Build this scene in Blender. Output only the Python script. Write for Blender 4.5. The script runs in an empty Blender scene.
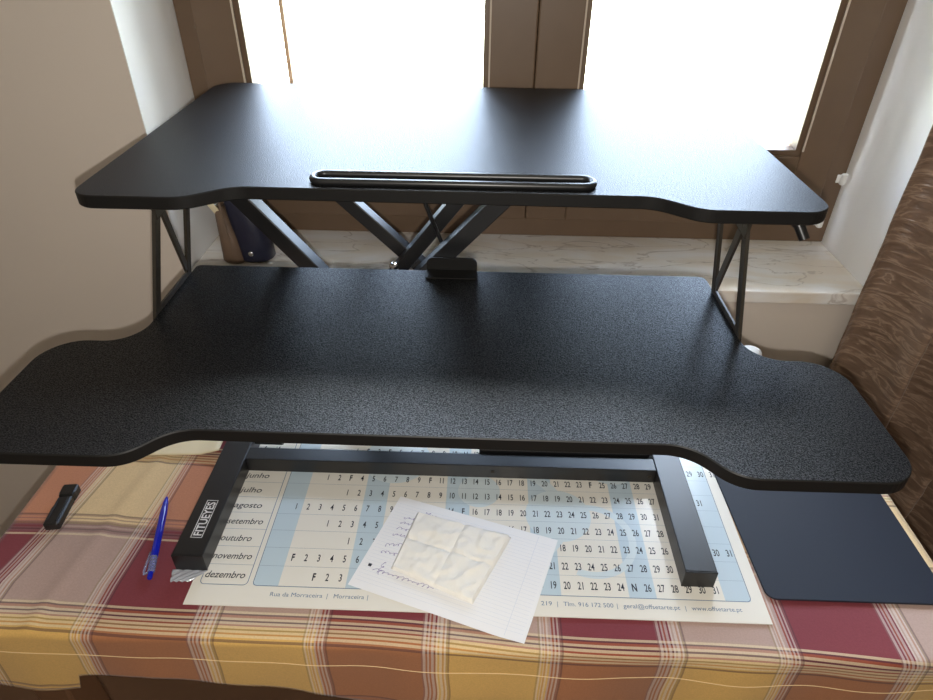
import bpy, bmesh, math, random
from mathutils import Vector, Matrix
from mathutils.geometry import tessellate_polygon
from mathutils import noise as mnoise

C = bpy.context.scene.collection
sc = bpy.context.scene
Z0 = 0.75            # height of the table's surface
PI = math.pi

# ------------------------------------------------------------------ camera
cam_d = bpy.data.cameras.new('camera')
cam_d.sensor_fit = 'HORIZONTAL'
cam_d.sensor_width = 36.0
cam_d.lens = 36.0 * 644.16 / 933.0
cam_d.clip_start = 0.01
cam_d.clip_end = 200
cam = bpy.data.objects.new('camera', cam_d)
C.objects.link(cam)
p_, y_, r_ = math.radians(35.2), math.radians(1.373), math.radians(0.70185)
fw = Vector((-math.sin(y_) * math.cos(p_), math.cos(y_) * math.cos(p_), -math.sin(p_)))
rt = Vector((math.cos(y_), math.sin(y_), 0))
up = rt.cross(fw)
rt2 = rt * math.cos(r_) + up * math.sin(r_)
up2 = up * math.cos(r_) - rt * math.sin(r_)
M = Matrix((rt2, up2, -fw)).transposed().to_4x4()
M.translation = Vector((0, 0, Z0 + 0.70))
cam.matrix_world = M
sc.camera = cam

# ------------------------------------------------------------------ world: bright hazy sky over pale ground
world = bpy.data.worlds.new('sky')
sc.world = world
world.use_nodes = True
wn = world.node_tree
wn.nodes.clear()
w_out = wn.nodes.new('ShaderNodeOutputWorld')
w_bg = wn.nodes.new('ShaderNodeBackground')
w_tc = wn.nodes.new('ShaderNodeTexCoord')
w_sep = wn.nodes.new('ShaderNodeSeparateXYZ')
w_map = wn.nodes.new('ShaderNodeMapRange')
w_map.inputs['From Min'].default_value = -0.4
w_map.inputs['From Max'].default_value = 1.0
w_ramp = wn.nodes.new('ShaderNodeValToRGB')
cr = w_ramp.color_ramp
cr.elements[0].position = 0.0
cr.elements[0].color = (0.50, 0.52, 0.40, 1)
cr.elements[1].position = 1.0
cr.elements[1].color = (5.2, 5.4, 5.7, 1)
for pos, col in ((0.25, (0.70, 0.72, 0.62, 1)), (0.30, (0.46, 0.54, 0.64, 1)), (0.50, (0.33, 0.43, 0.62, 1)), (0.72, (0.62, 0.76, 1.0, 1))):
    e = cr.elements.new(pos)
    e.color = col
wn.links.new(w_tc.outputs['Generated'], w_sep.inputs[0])
wn.links.new(w_sep.outputs['Z'], w_map.inputs['Value'])
wn.links.new(w_map.outputs[0], w_ramp.inputs[0])
wn.links.new(w_ramp.outputs[0], w_bg.inputs['Color'])
w_bg.inputs['Strength'].default_value = 24.0
wn.links.new(w_bg.outputs[0], w_out.inputs[0])

# sampling portal filling the window opening (gives no light of its own)
pl = bpy.data.lights.new('window_portal', 'AREA')
pl.shape = 'RECTANGLE'
pl.size = 1.26
pl.size_y = 1.40
pl.cycles.is_portal = True
plo = bpy.data.objects.new('window_portal', pl)
C.objects.link(plo)
plo.location = (0.077, 1.40, Z0 + 0.815)
plo.rotation_euler = (-PI / 2, 0, 0)

# the phone's own flash, just under its lens
fl = bpy.data.lights.new('phone_flash', 'POINT')
fl.energy = 20.0
fl.color = (1.0, 0.95, 0.88)
fl.shadow_soft_size = 0.005
flo = bpy.data.objects.new('phone_flash', fl)
C.objects.link(flo)
flo.location = Vector((0, 0, Z0 + 0.70)) - up2 * 0.031 + rt2 * 0.004

vs = sc.view_settings
vs.view_transform = 'Standard'
vs.look = 'None'
vs.exposure = 0.0
vs.gamma = 1.0
vs.use_curve_mapping = False


# ------------------------------------------------------------------ helpers: materials
def mat(name, col=(0.5, 0.5, 0.5), rough=0.5, metal=0.0, spec=0.5, var=0.0, vscale=8.0, bump=0.0, bscale=200.0,
        coat=0.0, bdist=0.001, trans=0.0, alpha=1.0, sheen=0.0):
    m = bpy.data.materials.new(name)
    m.use_nodes = True
    nt = m.node_tree
    b = nt.nodes['Principled BSDF']
    b.inputs['Base Color'].default_value = (*col, 1)
    b.inputs['Roughness'].default_value = rough
    b.inputs['Metallic'].default_value = metal
    b.inputs['Specular IOR Level'].default_value = spec
    b.inputs['Coat Weight'].default_value = coat
    b.inputs['Transmission Weight'].default_value = trans
    b.inputs['Alpha'].default_value = alpha
    b.inputs['Sheen Weight'].default_value = sheen
    tc = nt.nodes.new('ShaderNodeTexCoord')
    if var > 0:
        n = nt.nodes.new('ShaderNodeTexNoise')
        n.inputs['Scale'].default_value = vscale
        n.inputs['Detail'].default_value = 4
        nt.links.new(tc.outputs['Object'], n.inputs['Vector'])
        mx = nt.nodes.new('ShaderNodeMix')
        mx.data_type = 'RGBA'
        mx.inputs[6].default_value = (*[c * (1 - var) for c in col], 1)
        mx.inputs[7].default_value = (*[min(1, c * (1 + var)) for c in col], 1)
        nt.links.new(n.outputs['Fac'], mx.inputs[0])
        nt.links.new(mx.outputs[2], b.inputs['Base Color'])
    if bump > 0:
        n2 = nt.nodes.new('ShaderNodeTexNoise')
        n2.inputs['Scale'].default_value = bscale
        n2.inputs['Detail'].default_value = 2
        nt.links.new(tc.outputs['Object'], n2.inputs['Vector'])
        bp = nt.nodes.new('ShaderNodeBump')
        bp.inputs['Strength'].default_value = bump
        bp.inputs['Distance'].default_value = bdist
        nt.links.new(n2.outputs['Fac'], bp.inputs['Height'])
        nt.links.new(bp.outputs[0], b.inputs['Normal'])
    return m


def sparkle(m):
    # the grain of the laminate: glossier and duller specks
    nt = m.node_tree
    b = nt.nodes['Principled BSDF']
    tc = nt.nodes.new('ShaderNodeTexCoord')
    n = nt.nodes.new('ShaderNodeTexNoise')
    n.inputs['Scale'].default_value = 680
    n.inputs['Detail'].default_value = 1
    nt.links.new(tc.outputs['Object'], n.inputs['Vector'])
    mr = nt.nodes.new('ShaderNodeMapRange')
    mr.inputs['From Min'].default_value = 0.38
    mr.inputs['From Max'].default_value = 0.68
    mr.inputs['To Min'].default_value = 0.04
    mr.inputs['To Max'].default_value = 0.40
    nt.links.new(n.outputs['Fac'], mr.inputs['Value'])
    nt.links.new(mr.outputs[0], b.inputs['Specular IOR Level'])


def srgb(r, g, b):
    f = lambda c: (c / 255 / 12.92) if c / 255 <= 0.04045 else ((c / 255 + 0.055) / 1.055) ** 2.4
    return (f(r), f(g), f(b))


# ------------------------------------------------------------------ helpers: meshes
def box(bm, x0, x1, y0, y1, z0, z1, bev=0.0):
    r = bmesh.ops.create_cube(bm, size=1.0)
    vsx = r['verts']
    for v in vsx:
        v.co = Vector((x0 + (v.co.x + .5) * (x1 - x0), y0 + (v.co.y + .5) * (y1 - y0), z0 + (v.co.z + .5) * (z1 - z0)))
    if bev > 0:
        es = list({e for v in vsx for e in v.link_edges})
        bmesh.ops.bevel(bm, geom=es, offset=bev, segments=2, affect='EDGES', profile=0.5)


def beam(bm, a, b, w, d, axis=(0, 1, 0), bev=0.001):
    """a rectangular bar from a to b; d is measured along axis, w across it"""
    a, b, ax = Vector(a), Vector(b), Vector(axis).normalized()
    t = (b - a).normalized()
    s = t.cross(ax).normalized()
    ax = s.cross(t).normalized()
    r = bmesh.ops.create_cube(bm, size=1.0)
    L = (b - a).length
    for v in r['verts']:
        c = v.co.copy()
        v.co = a + t * ((c.x + .5) * L) + s * (c.y * w) + ax * (c.z * d)
    if bev > 0:
        es = list({e for v in r['verts'] for e in v.link_edges})
        bmesh.ops.bevel(bm, geom=es, offset=bev, segments=2, affect='EDGES', profile=0.5)
    bmesh.ops.recalc_face_normals(bm, faces=bm.faces[:])


def tube(bm, pts, r, n=12, closed=False, caps=True):
    pts = [Vector(p) for p in pts]
    rs = r if isinstance(r, (list, tuple)) else [r] * len(pts)
    rings = []
    N = len(pts)
    ref = None
    for i, p in enumerate(pts):
        if closed:
            t = (pts[(i + 1) % N] - pts[i - 1]).normalized()
        else:
            t = (pts[min(i + 1, N - 1)] - pts[max(i - 1, 0)]).normalized()
        if ref is None:
            ref = Vector((0, 0, 1)) if abs(t.z) < 0.9 else Vector((1, 0, 0))
        u = t.cross(ref).normalized()
        v = u.cross(t).normalized()
        ref = v
        rings.append([bm.verts.new(p + (u * math.cos(2 * PI * k / n) + v * math.sin(2 * PI * k / n)) * rs[i]) for k in range(n)])
    for i in range(N if closed else N - 1):
        A, B = rings[i], rings[(i + 1) % N]
        for k in range(n):
            bm.faces.new((A[k], A[(k + 1) % n], B[(k + 1) % n], B[k]))
    if caps and not closed:
        bm.faces.new(rings[0][::-1])
        bm.faces.new(rings[-1])
    bmesh.ops.recalc_face_normals(bm, faces=bm.faces[:])


def lathe(bm, prof, loc=(0, 0, 0), n=24, mtx=None):
    mtx = mtx or Matrix.Identity(4)
    rings = []
    for r, z in prof:
        rings.append([bm.verts.new(mtx @ Vector((loc[0] + r * math.cos(2 * PI * k / n), loc[1] + r * math.sin(2 * PI * k / n), loc[2] + z))) for k in range(n)])
    for A, B in zip(rings, rings[1:]):
        for k in range(n):
            bm.faces.new((A[k], A[(k + 1) % n], B[(k + 1) % n], B[k]))
    bm.faces.new(rings[0][::-1])
    bm.faces.new(rings[-1])
    bmesh.ops.recalc_face_normals(bm, faces=bm.faces[:])


def fillet(poly, seg=10):
    """poly: list of (x, y, radius); gives the outline with every corner rounded"""
    out = []
    n = len(poly)
    for i in range(n):
        p0, p, p1 = Vector(poly[i - 1][:2]), Vector(poly[i][:2]), Vector(poly[(i + 1) % n][:2])
        r = poly[i][2]
        if r <= 0:
            out.append(p)
            continue
        a, b = (p0 - p).normalized(), (p1 - p).normalized()
        ang = a.angle(b)
        t = r / math.tan(ang / 2)
        bis = (a + b).normalized()
        cpt = p + bis * (r / math.sin(ang / 2))
        s, e = p + a * t, p + b * t
        v0, v1 = s - cpt, e - cpt
        tot = v0.angle_signed(v1)
        for k in range(seg + 1):
            an = -tot * k / seg
            out.append(cpt + Vector((v0.x * math.cos(an) - v0.y * math.sin(an), v0.x * math.sin(an) + v0.y * math.cos(an))))
    return out


def slab(bm, outline, z0, z1, bev=0.001):
    """extruded outline with a small chamfer round its top and bottom edges"""
    tri = tessellate_polygon([[Vector((p[0], p[1], 0)) for p in outline]])
    n = len(outline)
    area = sum(outline[i - 1][0] * outline[i][1] - outline[i][0] * outline[i - 1][1] for i in range(n))
    if area < 0:
        outline = outline[::-1]
        tri = tessellate_polygon([[Vector((p[0], p[1], 0)) for p in outline]])

    def inset(d):
        res = []
        for i in range(n):
            t = (Vector(outline[(i + 1) % n][:2]) - Vector(outline[i - 1][:2])).normalized()
            res.append((outline[i][0] - t.y * d, outline[i][1] + t.x * d))
        return res
    ins = inset(bev)
    lv = [(ins, z0), (outline, z0 + bev), (outline, z1 - bev), (ins, z1)] if bev > 0 else [(outline, z0), (outline, z1)]
    rings = [[bm.verts.new((p[0], p[1], z)) for p in pts] for pts, z in lv]
    for A, B in zip(rings, rings[1:]):
        for k in range(n):
            bm.faces.new((A[k], A[(k + 1) % n], B[(k + 1) % n], B[k]))
    for a, b, c in tri:
        try:
            bm.faces.new((rings[-1][a], rings[-1][b], rings[-1][c]))
            bm.faces.new((rings[0][c], rings[0][b], rings[0][a]))
        except ValueError:
            pass
    bmesh.ops.recalc_face_normals(bm, faces=bm.faces[:])


def link(name, bm, m, parent=None, smooth=False, angle=None):
    me = bpy.data.meshes.new(name)
    bm.to_mesh(me)
    bm.free()
    mm = m if isinstance(m, (list, tuple)) else [m]
    for k in mm:
        me.materials.append(k)
    if smooth:
        for p in me.polygons:
            p.use_smooth = True
        if angle:
            me.set_sharp_from_angle(angle=math.radians(angle))
    o = bpy.data.objects.new(name, me)
    C.objects.link(o)
    if parent:
        o.parent = parent
        o.matrix_parent_inverse = Matrix.Translation(-world_loc(parent))
    return o


def world_loc(o):
    # every thing here is unrotated, so its world place is its own location (parts sit at their parent's origin)
    v = Vector(o.location)
    if o.parent:
        return Vector((0, 0, 0)) if o.type == 'MESH' else v
    return v


def tag(o, label=None, cat=None, group=None, kind=None):
    if label:
        o['label'] = label
    if cat:
        o['category'] = cat
    if group:
        o['group'] = group
    if kind:
        o['kind'] = kind
    return o


def thing(name, loc, label, cat, group=None):
    o = bpy.data.objects.new(name, None)
    C.objects.link(o)
    o.location = loc
    o.empty_display_size = 0.05
    return tag(o, label, cat, group)


def struct(name, bm, m, **k):
    return tag(link(name, bm, m, **k), kind='structure')


NB = bmesh.new

# ------------------------------------------------------------------ materials
M_wall = mat('wall_paint', srgb(216, 205, 194), 0.85, var=0.04, vscale=3, bump=0.15, bscale=60)
M_reveal = mat('white_plaster', srgb(246, 245, 244), 0.8, var=0.03, vscale=6, bump=0.2, bscale=25, bdist=0.002)
M_ceil = mat('ceiling_paint', srgb(232, 228, 222), 0.9, var=0.02, bump=0.1, bscale=50)
M_floor = mat('floor_wood', srgb(110, 80, 58), 0.5, var=0.25, vscale=5, bump=0.1, bscale=30)
M_frame = mat('brown_aluminium', srgb(112, 91, 72), 0.42, var=0.08, vscale=20)
M_gasket = mat('pale_gasket', srgb(205, 190, 172), 0.5, var=0.05)
M_rubber = mat('black_rubber', srgb(38, 36, 35), 0.6, var=0.05)
M_board = mat('black_laminate', srgb(20, 20, 21), 0.36, spec=0.20, var=0.30, vscale=700, bump=0.7, bscale=720, bdist=0.0007)
sparkle(M_board)
M_edge = mat('black_edge_band', srgb(20, 19, 18), 0.5, spec=0.3, var=0.05)
M_metal = mat('black_metal', srgb(15, 15, 17), 0.38, spec=0.8, var=0.06, vscale=60, bump=0.05, bscale=900, bdist=0.0002)
M_bracket = mat('dark_steel', srgb(58, 53, 46), 0.42, metal=0.3, var=0.06, vscale=40)
M_plastic = mat('black_plastic', srgb(26, 26, 27), 0.35, var=0.05, vscale=60)
M_white_print = mat('white_print', srgb(225, 225, 225), 0.6, var=0.02)
M_tablewood = mat('table_wood', srgb(112, 80, 56), 0.5, var=0.25, vscale=14)
M_pad = mat('navy_rubber', srgb(23, 30, 45), 0.62, var=0.08, vscale=300, bump=0.1, bscale=1500, bdist=0.0002)
M_paper = mat('white_paper', srgb(236, 236, 236), 0.75, var=0.02, vscale=20)
M_cream = mat('cream_paper', srgb(232, 218, 184), 0.6, var=0.05, vscale=15)
M_chrome = mat('bright_metal', srgb(200, 200, 200), 0.2, metal=1.0, var=0.03)
M_white_plastic = mat('white_plastic', srgb(238, 238, 238), 0.35, var=0.02)


def glass_mat(name, tint, refl):
    m = bpy.data.materials.new(name)
    m.use_nodes = True
    nt = m.node_tree
    nt.nodes.clear()
    o = nt.nodes.new('ShaderNodeOutputMaterial')
    t = nt.nodes.new('ShaderNodeBsdfTransparent')
    g = nt.nodes.new('ShaderNodeBsdfGlossy')
    f = nt.nodes.new('ShaderNodeFresnel')
    f.inputs['IOR'].default_value = refl
    mx = nt.nodes.new('ShaderNodeMixShader')
    t.inputs[0].default_value = (*tint, 1)
    g.inputs['Roughness'].default_value = 0.02
    nt.links.new(f.outputs[0], mx.inputs[0])
    nt.links.new(t.outputs[0], mx.inputs[1])
    nt.links.new(g.outputs[0], mx.inputs[2])
    nt.links.new(mx.outputs[0], o.inputs[0])
    return m


M_glass = glass_mat('window_glass', (0.96, 0.97, 0.96), 1.3)


def marble():
    m = mat('cream_marble', srgb(236, 232, 228), 0.25)
    nt = m.node_tree
    b = nt.nodes['Principled BSDF']
    tc = nt.nodes.new('ShaderNodeTexCoord')
    mp = nt.nodes.new('ShaderNodeMapping')
    mp.inputs['Scale'].default_value = (2.2, 7.0, 7.0)
    nt.links.new(tc.outputs['Object'], mp.inputs[0])
    n1 = nt.nodes.new('ShaderNodeTexNoise')
    n1.inputs['Scale'].default_value = 1.6
    n1.inputs['Detail'].default_value = 8
    n1.inputs['Distortion'].default_value = 1.2
    nt.links.new(mp.outputs[0], n1.inputs['Vector'])
    r1 = nt.nodes.new('ShaderNodeValToRGB')
    e = r1.color_ramp.elements
    e[0].position = 0.40
    e[0].color = (*srgb(242, 240, 238), 1)
    e[1].position = 0.62
    e[1].color = (*srgb(232, 222, 208), 1)
    nt.links.new(n1.outputs['Fac'], r1.inputs[0])
    n2 = nt.nodes.new('ShaderNodeTexNoise')
    n2.inputs['Scale'].default_value = 2.4
    n2.inputs['Detail'].default_value = 6
    n2.inputs['Distortion'].default_value = 0.8
    nt.links.new(mp.outputs[0], n2.inputs['Vector'])
    r2 = nt.nodes.new('ShaderNodeValToRGB')
    e = r2.color_ramp.elements
    e[0].position = 0.485
    e[0].color = (1, 1, 1, 1)
    e[1].position = 0.515
    e[1].color = (1, 1, 1, 1)
    k = e.new(0.5)
    k.color = (0.55, 0.50, 0.47, 1)
    nt.links.new(n2.outputs['Fac'], r2.inputs[0])
    mx = nt.nodes.new('ShaderNodeMix')
    mx.data_type = 'RGBA'
    mx.blend_type = 'MULTIPLY'
    mx.inputs[0].default_value = 0.7
    nt.links.new(r1.outputs[0], mx.inputs[6])
    nt.links.new(r2.outputs[0], mx.inputs[7])
    nt.links.new(mx.outputs[2], b.inputs['Base Color'])
    return m


M_marble = marble()


def curtain_mat():
    m = mat('brown_satin', srgb(120, 88, 64), 0.33, spec=0.8, sheen=0.2)
    nt = m.node_tree
    b = nt.nodes['Principled BSDF']
    tc = nt.nodes.new('ShaderNodeTexCoord')
    mp = nt.nodes.new('ShaderNodeMapping')
    mp.inputs['Rotation'].default_value = (0, 0.35, 0)
    mp.inputs['Scale'].default_value = (14, 14, 70)
    nt.links.new(tc.outputs['Object'], mp.inputs[0])
    n = nt.nodes.new('ShaderNodeTexNoise')
    n.inputs['Scale'].default_value = 1.0
    n.inputs['Detail'].default_value = 6
    n.inputs['Distortion'].default_value = 1.0
    nt.links.new(mp.outputs[0], n.inputs['Vector'])
    r = nt.nodes.new('ShaderNodeValToRGB')
    e = r.color_ramp.elements
    e[0].position = 0.30
    e[0].color = (*srgb(108, 86, 70), 1)
    e[1].position = 0.80
    e[1].color = (*srgb(138, 114, 94), 1)
    for pos, col in ((0.50, srgb(130, 106, 88)), (0.55, srgb(164, 140, 120)), (0.60, srgb(132, 108, 90))):  # lightest stop paints streaks of satin sheen into the colour
        k = e.new(pos)
        k.color = (*col, 1)
    nt.links.new(n.outputs['Fac'], r.inputs[0])
    nt.links.new(r.outputs[0], b.inputs['Base Color'])
    bp = nt.nodes.new('ShaderNodeBump')
    bp.inputs['Strength'].default_value = 0.7
    bp.inputs['Distance'].default_value = 0.004
    nt.links.new(n.outputs['Fac'], bp.inputs['Height'])
    nt.links.new(bp.outputs[0], b.inputs['Normal'])
    return m


M_curtain = curtain_mat()


def plaid():
    """madras check: gold / rust / mauve / maroon fields with bands of fine lines between"""
    m = bpy.data.materials.new('plaid_cotton')
    m.use_nodes = True
    nt = m.node_tree
    b = nt.nodes['Principled BSDF']
    b.inputs['Roughness'].default_value = 0.72
    b.inputs['Specular IOR Level'].default_value = 0.35
    b.inputs['Sheen Weight'].default_value = 0.15
    tc = nt.nodes.new('ShaderNodeTexCoord')
    sep = nt.nodes.new('ShaderNodeSeparateXYZ')
    nt.links.new(tc.outputs['UV'], sep.inputs[0])

    def ramp(stops):
        r = nt.nodes.new('ShaderNodeValToRGB')
        r.color_ramp.interpolation = 'CONSTANT'
        el = r.color_ramp.elements
        el[0].position = stops[0][0]
        el[0].color = stops[0][1]
        el[1].position = stops[1][0]
        el[1].color = stops[1][1]
        for p, c in stops[2:]:
            k = el.new(p)
            k.color = c
        return r

    def lines(a, bb, cols):
        out = []
        n = len(cols)
        for i, c in enumerate(cols):
            out.append((a + (bb - a) * i / n, c))
        return out
    cr_, dk, ol, wh, og = ((*srgb(222, 204, 168), .6), (*srgb(72, 46, 52), .62), (*srgb(128, 110, 70), .5),
                           (*srgb(222, 212, 204), .5), (*srgb(178, 100, 48), .4))
    mv, no = (*srgb(128, 92, 92), .55), (0, 0, 0, 0)
    res = []
    for sock, s1, s2, l1, l2 in (('X', (0.372, 0.478), (0.878, 1.0), [ol, wh, no, wh, og, wh, no, wh, og, wh, no, wh, mv, dk],
                                  [mv, wh, no, wh, og, wh, no, wh, no, wh, og, wh, ol, dk]),
                                 ('Y', (0.370, 0.508), (0.866, 1.0), [dk, no, cr_, og, cr_, ol, cr_, og, cr_, dk, cr_, og, dk, cr_],
                                  [cr_, no, mv, dk, mv, no, mv, dk, mv, no, mv, no, mv, dk])):
        fr = nt.nodes.new('ShaderNodeMath')
        fr.operation = 'FRACT'
        nt.links.new(sep.outputs[sock], fr.inputs[0])
        st = [(0.0, no)] + lines(s1[0], s1[1], l1) + [(s1[1], no)] + lines(s2[0], s2[1], l2)
        r = ramp(st)
        nt.links.new(fr.outputs[0], r.inputs[0])
        mid1, mid2 = (s1[0] + s1[1]) / 2, (s2[0] + s2[1]) / 2
        f = ramp([(0.0, (0, 0, 0, 1)), (mid1, (1, 1, 1, 1)), (mid2, (0, 0, 0, 1))])
        nt.links.new(fr.outputs[0], f.inputs[0])
        res.append((r, f))

    def mix(fac, a, c):
        x = nt.nodes.new('ShaderNodeMix')
        x.data_type = 'RGBA'
        for s, v in ((0, fac), (6, a), (7, c)):
            if hasattr(v, 'is_linked'):
                nt.links.new(v, x.inputs[s])
            else:
                x.inputs[s].default_value = v
        return x.outputs[2]
    gold, rust = (*srgb(212, 170, 98), 1), (*srgb(164, 108, 72), 1)
    mauve, maroon = (*srgb(176, 150, 140), 1), (*srgb(122, 52, 60), 1)
    (rx, fx), (ry, fy) = res
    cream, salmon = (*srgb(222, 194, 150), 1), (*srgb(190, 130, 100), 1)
    far = nt.nodes.new('ShaderNodeMath')      # the row of checks further from the edge has paler colours
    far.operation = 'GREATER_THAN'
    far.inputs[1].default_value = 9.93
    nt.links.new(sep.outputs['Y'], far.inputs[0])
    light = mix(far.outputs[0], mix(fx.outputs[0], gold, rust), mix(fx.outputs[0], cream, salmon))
    base = mix(fy.outputs[0], light, mix(fx.outputs[0], mauve, maroon))
    base = mix(ry.outputs[1], base, ry.outputs[0])
    half = nt.nodes.new('ShaderNodeMath')
    half.operation = 'MULTIPLY'
    half.inputs[1].default_value = 0.8
    nt.links.new(rx.outputs[1], half.inputs[0])
    base = mix(half.outputs[0], base, rx.outputs[0])
    # weave
    n = nt.nodes.new('ShaderNodeTexNoise')
    n.inputs['Scale'].default_value = 500
    nt.links.new(tc.outputs['Object'], n.inputs['Vector'])
    mr = nt.nodes.new('ShaderNodeMapRange')
    mr.inputs['To Min'].default_value = 0.82
    mr.inputs['To Max'].default_value = 1.12
    nt.links.new(n.outputs['Fac'], mr.inputs['Value'])
    mu = nt.nodes.new('ShaderNodeMix')
    mu.data_type = 'RGBA'
    mu.blend_type = 'MULTIPLY'
    mu.inputs[0].default_value = 1.0
    nt.links.new(base, mu.inputs[6])
    nt.links.new(mr.outputs[0], mu.inputs[7])
    nt.links.new(mu.outputs[2], b.inputs['Base Color'])
    bp = nt.nodes.new('ShaderNodeBump')
    bp.inputs['Strength'].default_value = 0.2
    bp.inputs['Distance'].default_value = 0.0006
    nt.links.new(n.outputs['Fac'], bp.inputs['Height'])
    nt.links.new(bp.outputs[0], b.inputs['Normal'])
    return m


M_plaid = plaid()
M_stitch = mat('hem_thread', srgb(222, 196, 150), 0.8, var=0.05)

# ------------------------------------------------------------------ the room
YW, YF = 1.05, 1.255                 # inner face of the window wall, face of the window frame
XL, XR = -0.553, 0.712               # window niche
SILL = Z0 + 0.115
HEAD = Z0 + 1.55
RX0, RX1, RY0, RH = -2.2, 2.2, -2.6, 2.6
YO = YW + 0.36

bm = NB()
box(bm, RX0, XL - 0.0015, YW, YO, 0, RH)
box(bm, XR + 0.0015, RX1, YW, YO, 0, RH)
box(bm, XL - 0.0015, XR + 0.0015, YW, YO, 0, SILL - 0.026)
box(bm, XL - 0.0015, XR + 0.0015, YW, YO, HEAD + 0.0015, RH)
struct('wall_front', bm, M_wall)
for nm, a in (('wall_left', (RX0 - .1, RX0, RY0, YO)), ('wall_right', (RX1, RX1 + .1, RY0, YO)), ('wall_back', (RX0, RX1, RY0 - .1, RY0))):
    bm = NB()
    box(bm, *a, 0, RH)
    struct(nm, bm, M_wall)
bm = NB()
box(bm, RX0, RX1, RY0, YO, -0.1, 0)
struct('floor', bm, M_floor)
bm = NB()
box(bm, RX0, RX1, RY0, YO, RH, RH + .1)
struct('ceiling', bm, M_ceil)
bm = NB()      # white plaster lining of the niche
box(bm, XL - 0.0015, XL, YW - 0.0005, YO, SILL - 0.026, HEAD)
struct('trim_1', bm, M_reveal)
bm = NB()
box(bm, XR, XR + 0.0015, YW - 0.0005, YO, SILL - 0.026, HEAD)
struct('trim_2', bm, M_reveal)
bm = NB()
box(bm, XL - 0.0015, XR + 0.0015, YW - 0.0005, YO, HEAD, HEAD + 0.0015)
struct('trim_3', bm, M_reveal)
bm = NB()
box(bm, XL + 0.001, XR - 0.001, YW - 0.012, YF + 0.06, SILL - 0.025, SILL, 0.003)
tag(struct('trim_4', bm, M_marble), 'cream veined marble window sill')

# the window: frame, two sashes, panes
win = thing('window_1', (0.08, YF, SILL), None, None)
win['kind'] = 'structure'
bm = NB()
fz0, fz1 = SILL, HEAD
box(bm, XL + .001, XL + 0.046, YF, YF + .07, fz0, fz1, .002)
box(bm, XR - 0.048, XR - .001, YF, YF + .07, fz0, fz1, .002)
box(bm, XL + 0.046, XR - 0.048, YF, YF + .07, fz0, fz0 + .055, .002)
box(bm, .055, .118, YF, YF + .07, fz0 + .055, fz1 - .05, .002)
box(bm, XL + 0.046, XR - 0.048, YF, YF + .07, fz1 - .05, fz1, .002)
link('window_frame', bm, M_frame, win)
for k, (xa, xb, ga, gb) in enumerate(((XL + 0.040, 0.0865, -0.430, -0.006), (0.0875, XR - 0.046, 0.178, 0.592))):
    y0, y1 = YF - 0.022, YF - 0.001
    zb, zt = SILL + .045, HEAD - .04
    g0, g1 = SILL + .195, HEAD - .12
    bm = NB()
    box(bm, xa, ga - .010, y0, y1, zb, zt, .003)
    box(bm, gb + .010, xb, y0, y1, zb, zt, .003)
    box(bm, ga - .010, gb + .010, y0, y1, zb, g0 - .010, .003)
    box(bm, ga - .010, gb + .010, y0, y1, g1 + .010, zt, .003)
    # stepped inner edge that holds the glass
    for a in ((ga - .010, ga, g0 - .01, g1 + .01), (gb, gb + .010, g0 - .01, g1 + .01)):
        box(bm, a[0], a[1], y0 + .007, YF + .03, a[2], a[3])
    box(bm, ga, gb, y0 + .007, YF + .03, g0 - .010, g0)
    box(bm, ga, gb, y0 + .007, YF + .03, g1, g1 + .010)
    sash = link('sash', bm, M_frame, win)
    bm = NB()
    for x in (ga - .0125, gb + .0095):
        box(bm, x, x + .003, y0 - .0015, y0 + .001, g0, g1)
    link('gasket', bm, M_gasket, sash)
    bm = NB()
    box(bm, ga - .002, gb + .002, YF + .008, YF + .013, g0 - .002, g1 + .002)
    link('pane', bm, M_glass, sash)
bm = NB()
box(bm, -0.412, -0.404, YF + .16, YF + .175, SILL + .02, HEAD)
link('shutter_guide', bm, M_frame, win)
for nm, x, z, h in (('hinge', XR - .018, SILL + .134, .022), ('hinge', XR - .034, SILL + .045, .036)):
    bm = NB()
    lathe(bm, [(.004, 0), (.0062, .002), (.0062, h - .002), (.004, h)], (x, YF - .028, z), 14)
    box(bm, x - .012, x + .004, YF - .026, YF - .0235, z + .003, z + h - .003, .001)
    tag(link(nm, bm, M_white_plastic, win, smooth=True, angle=40), 'small white hinge cap')

# ------------------------------------------------------------------ table
TX0, TX1, TY0, TY1 = -0.624, 0.594, 0.412, 0.965
table = thing('table', (0, 0.72, 0), 'dark brown wooden table under the plaid cloth, below the window', 'table')
zt = Z0 - 0.004
bm = NB()
box(bm, TX0, TX1, TY0, TY1, zt - .028, zt, .003)
link('table_top', bm, M_tablewood, table)
bm = NB()
for a in ((TX0 + .03, TX1 - .03, TY0 + .025, TY0 + .045), (TX0 + .03, TX1 - .03, TY1 - .045, TY1 - .025)):
    box(bm, *a, zt - .11, zt - .028, .002)
for x in (TX0 + .03, TX1 - .05):
    box(bm, x, x + .02, TY0 + .045, TY1 - .045, zt - .11, zt - .028, .002)
link('apron', bm, M_tablewood, table)
for x in (TX0 + .025, TX1 - .075):
    for y in (TY0 + .020, TY1 - .070):
        bm = NB()
        box(bm, x, x + .05, y, y + .05, 0, zt - .029, .004)
        link('leg', bm, M_tablewood, table)

# ------------------------------------------------------------------ tablecloth
bm = NB()
uvl = bm.loops.layers.uv.new('UVMap')
NX, NF = 190, 90
xs = [TX0 - .003 + (TX1 - TX0 + .006) * i / NX for i in range(NX + 1)]
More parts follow.
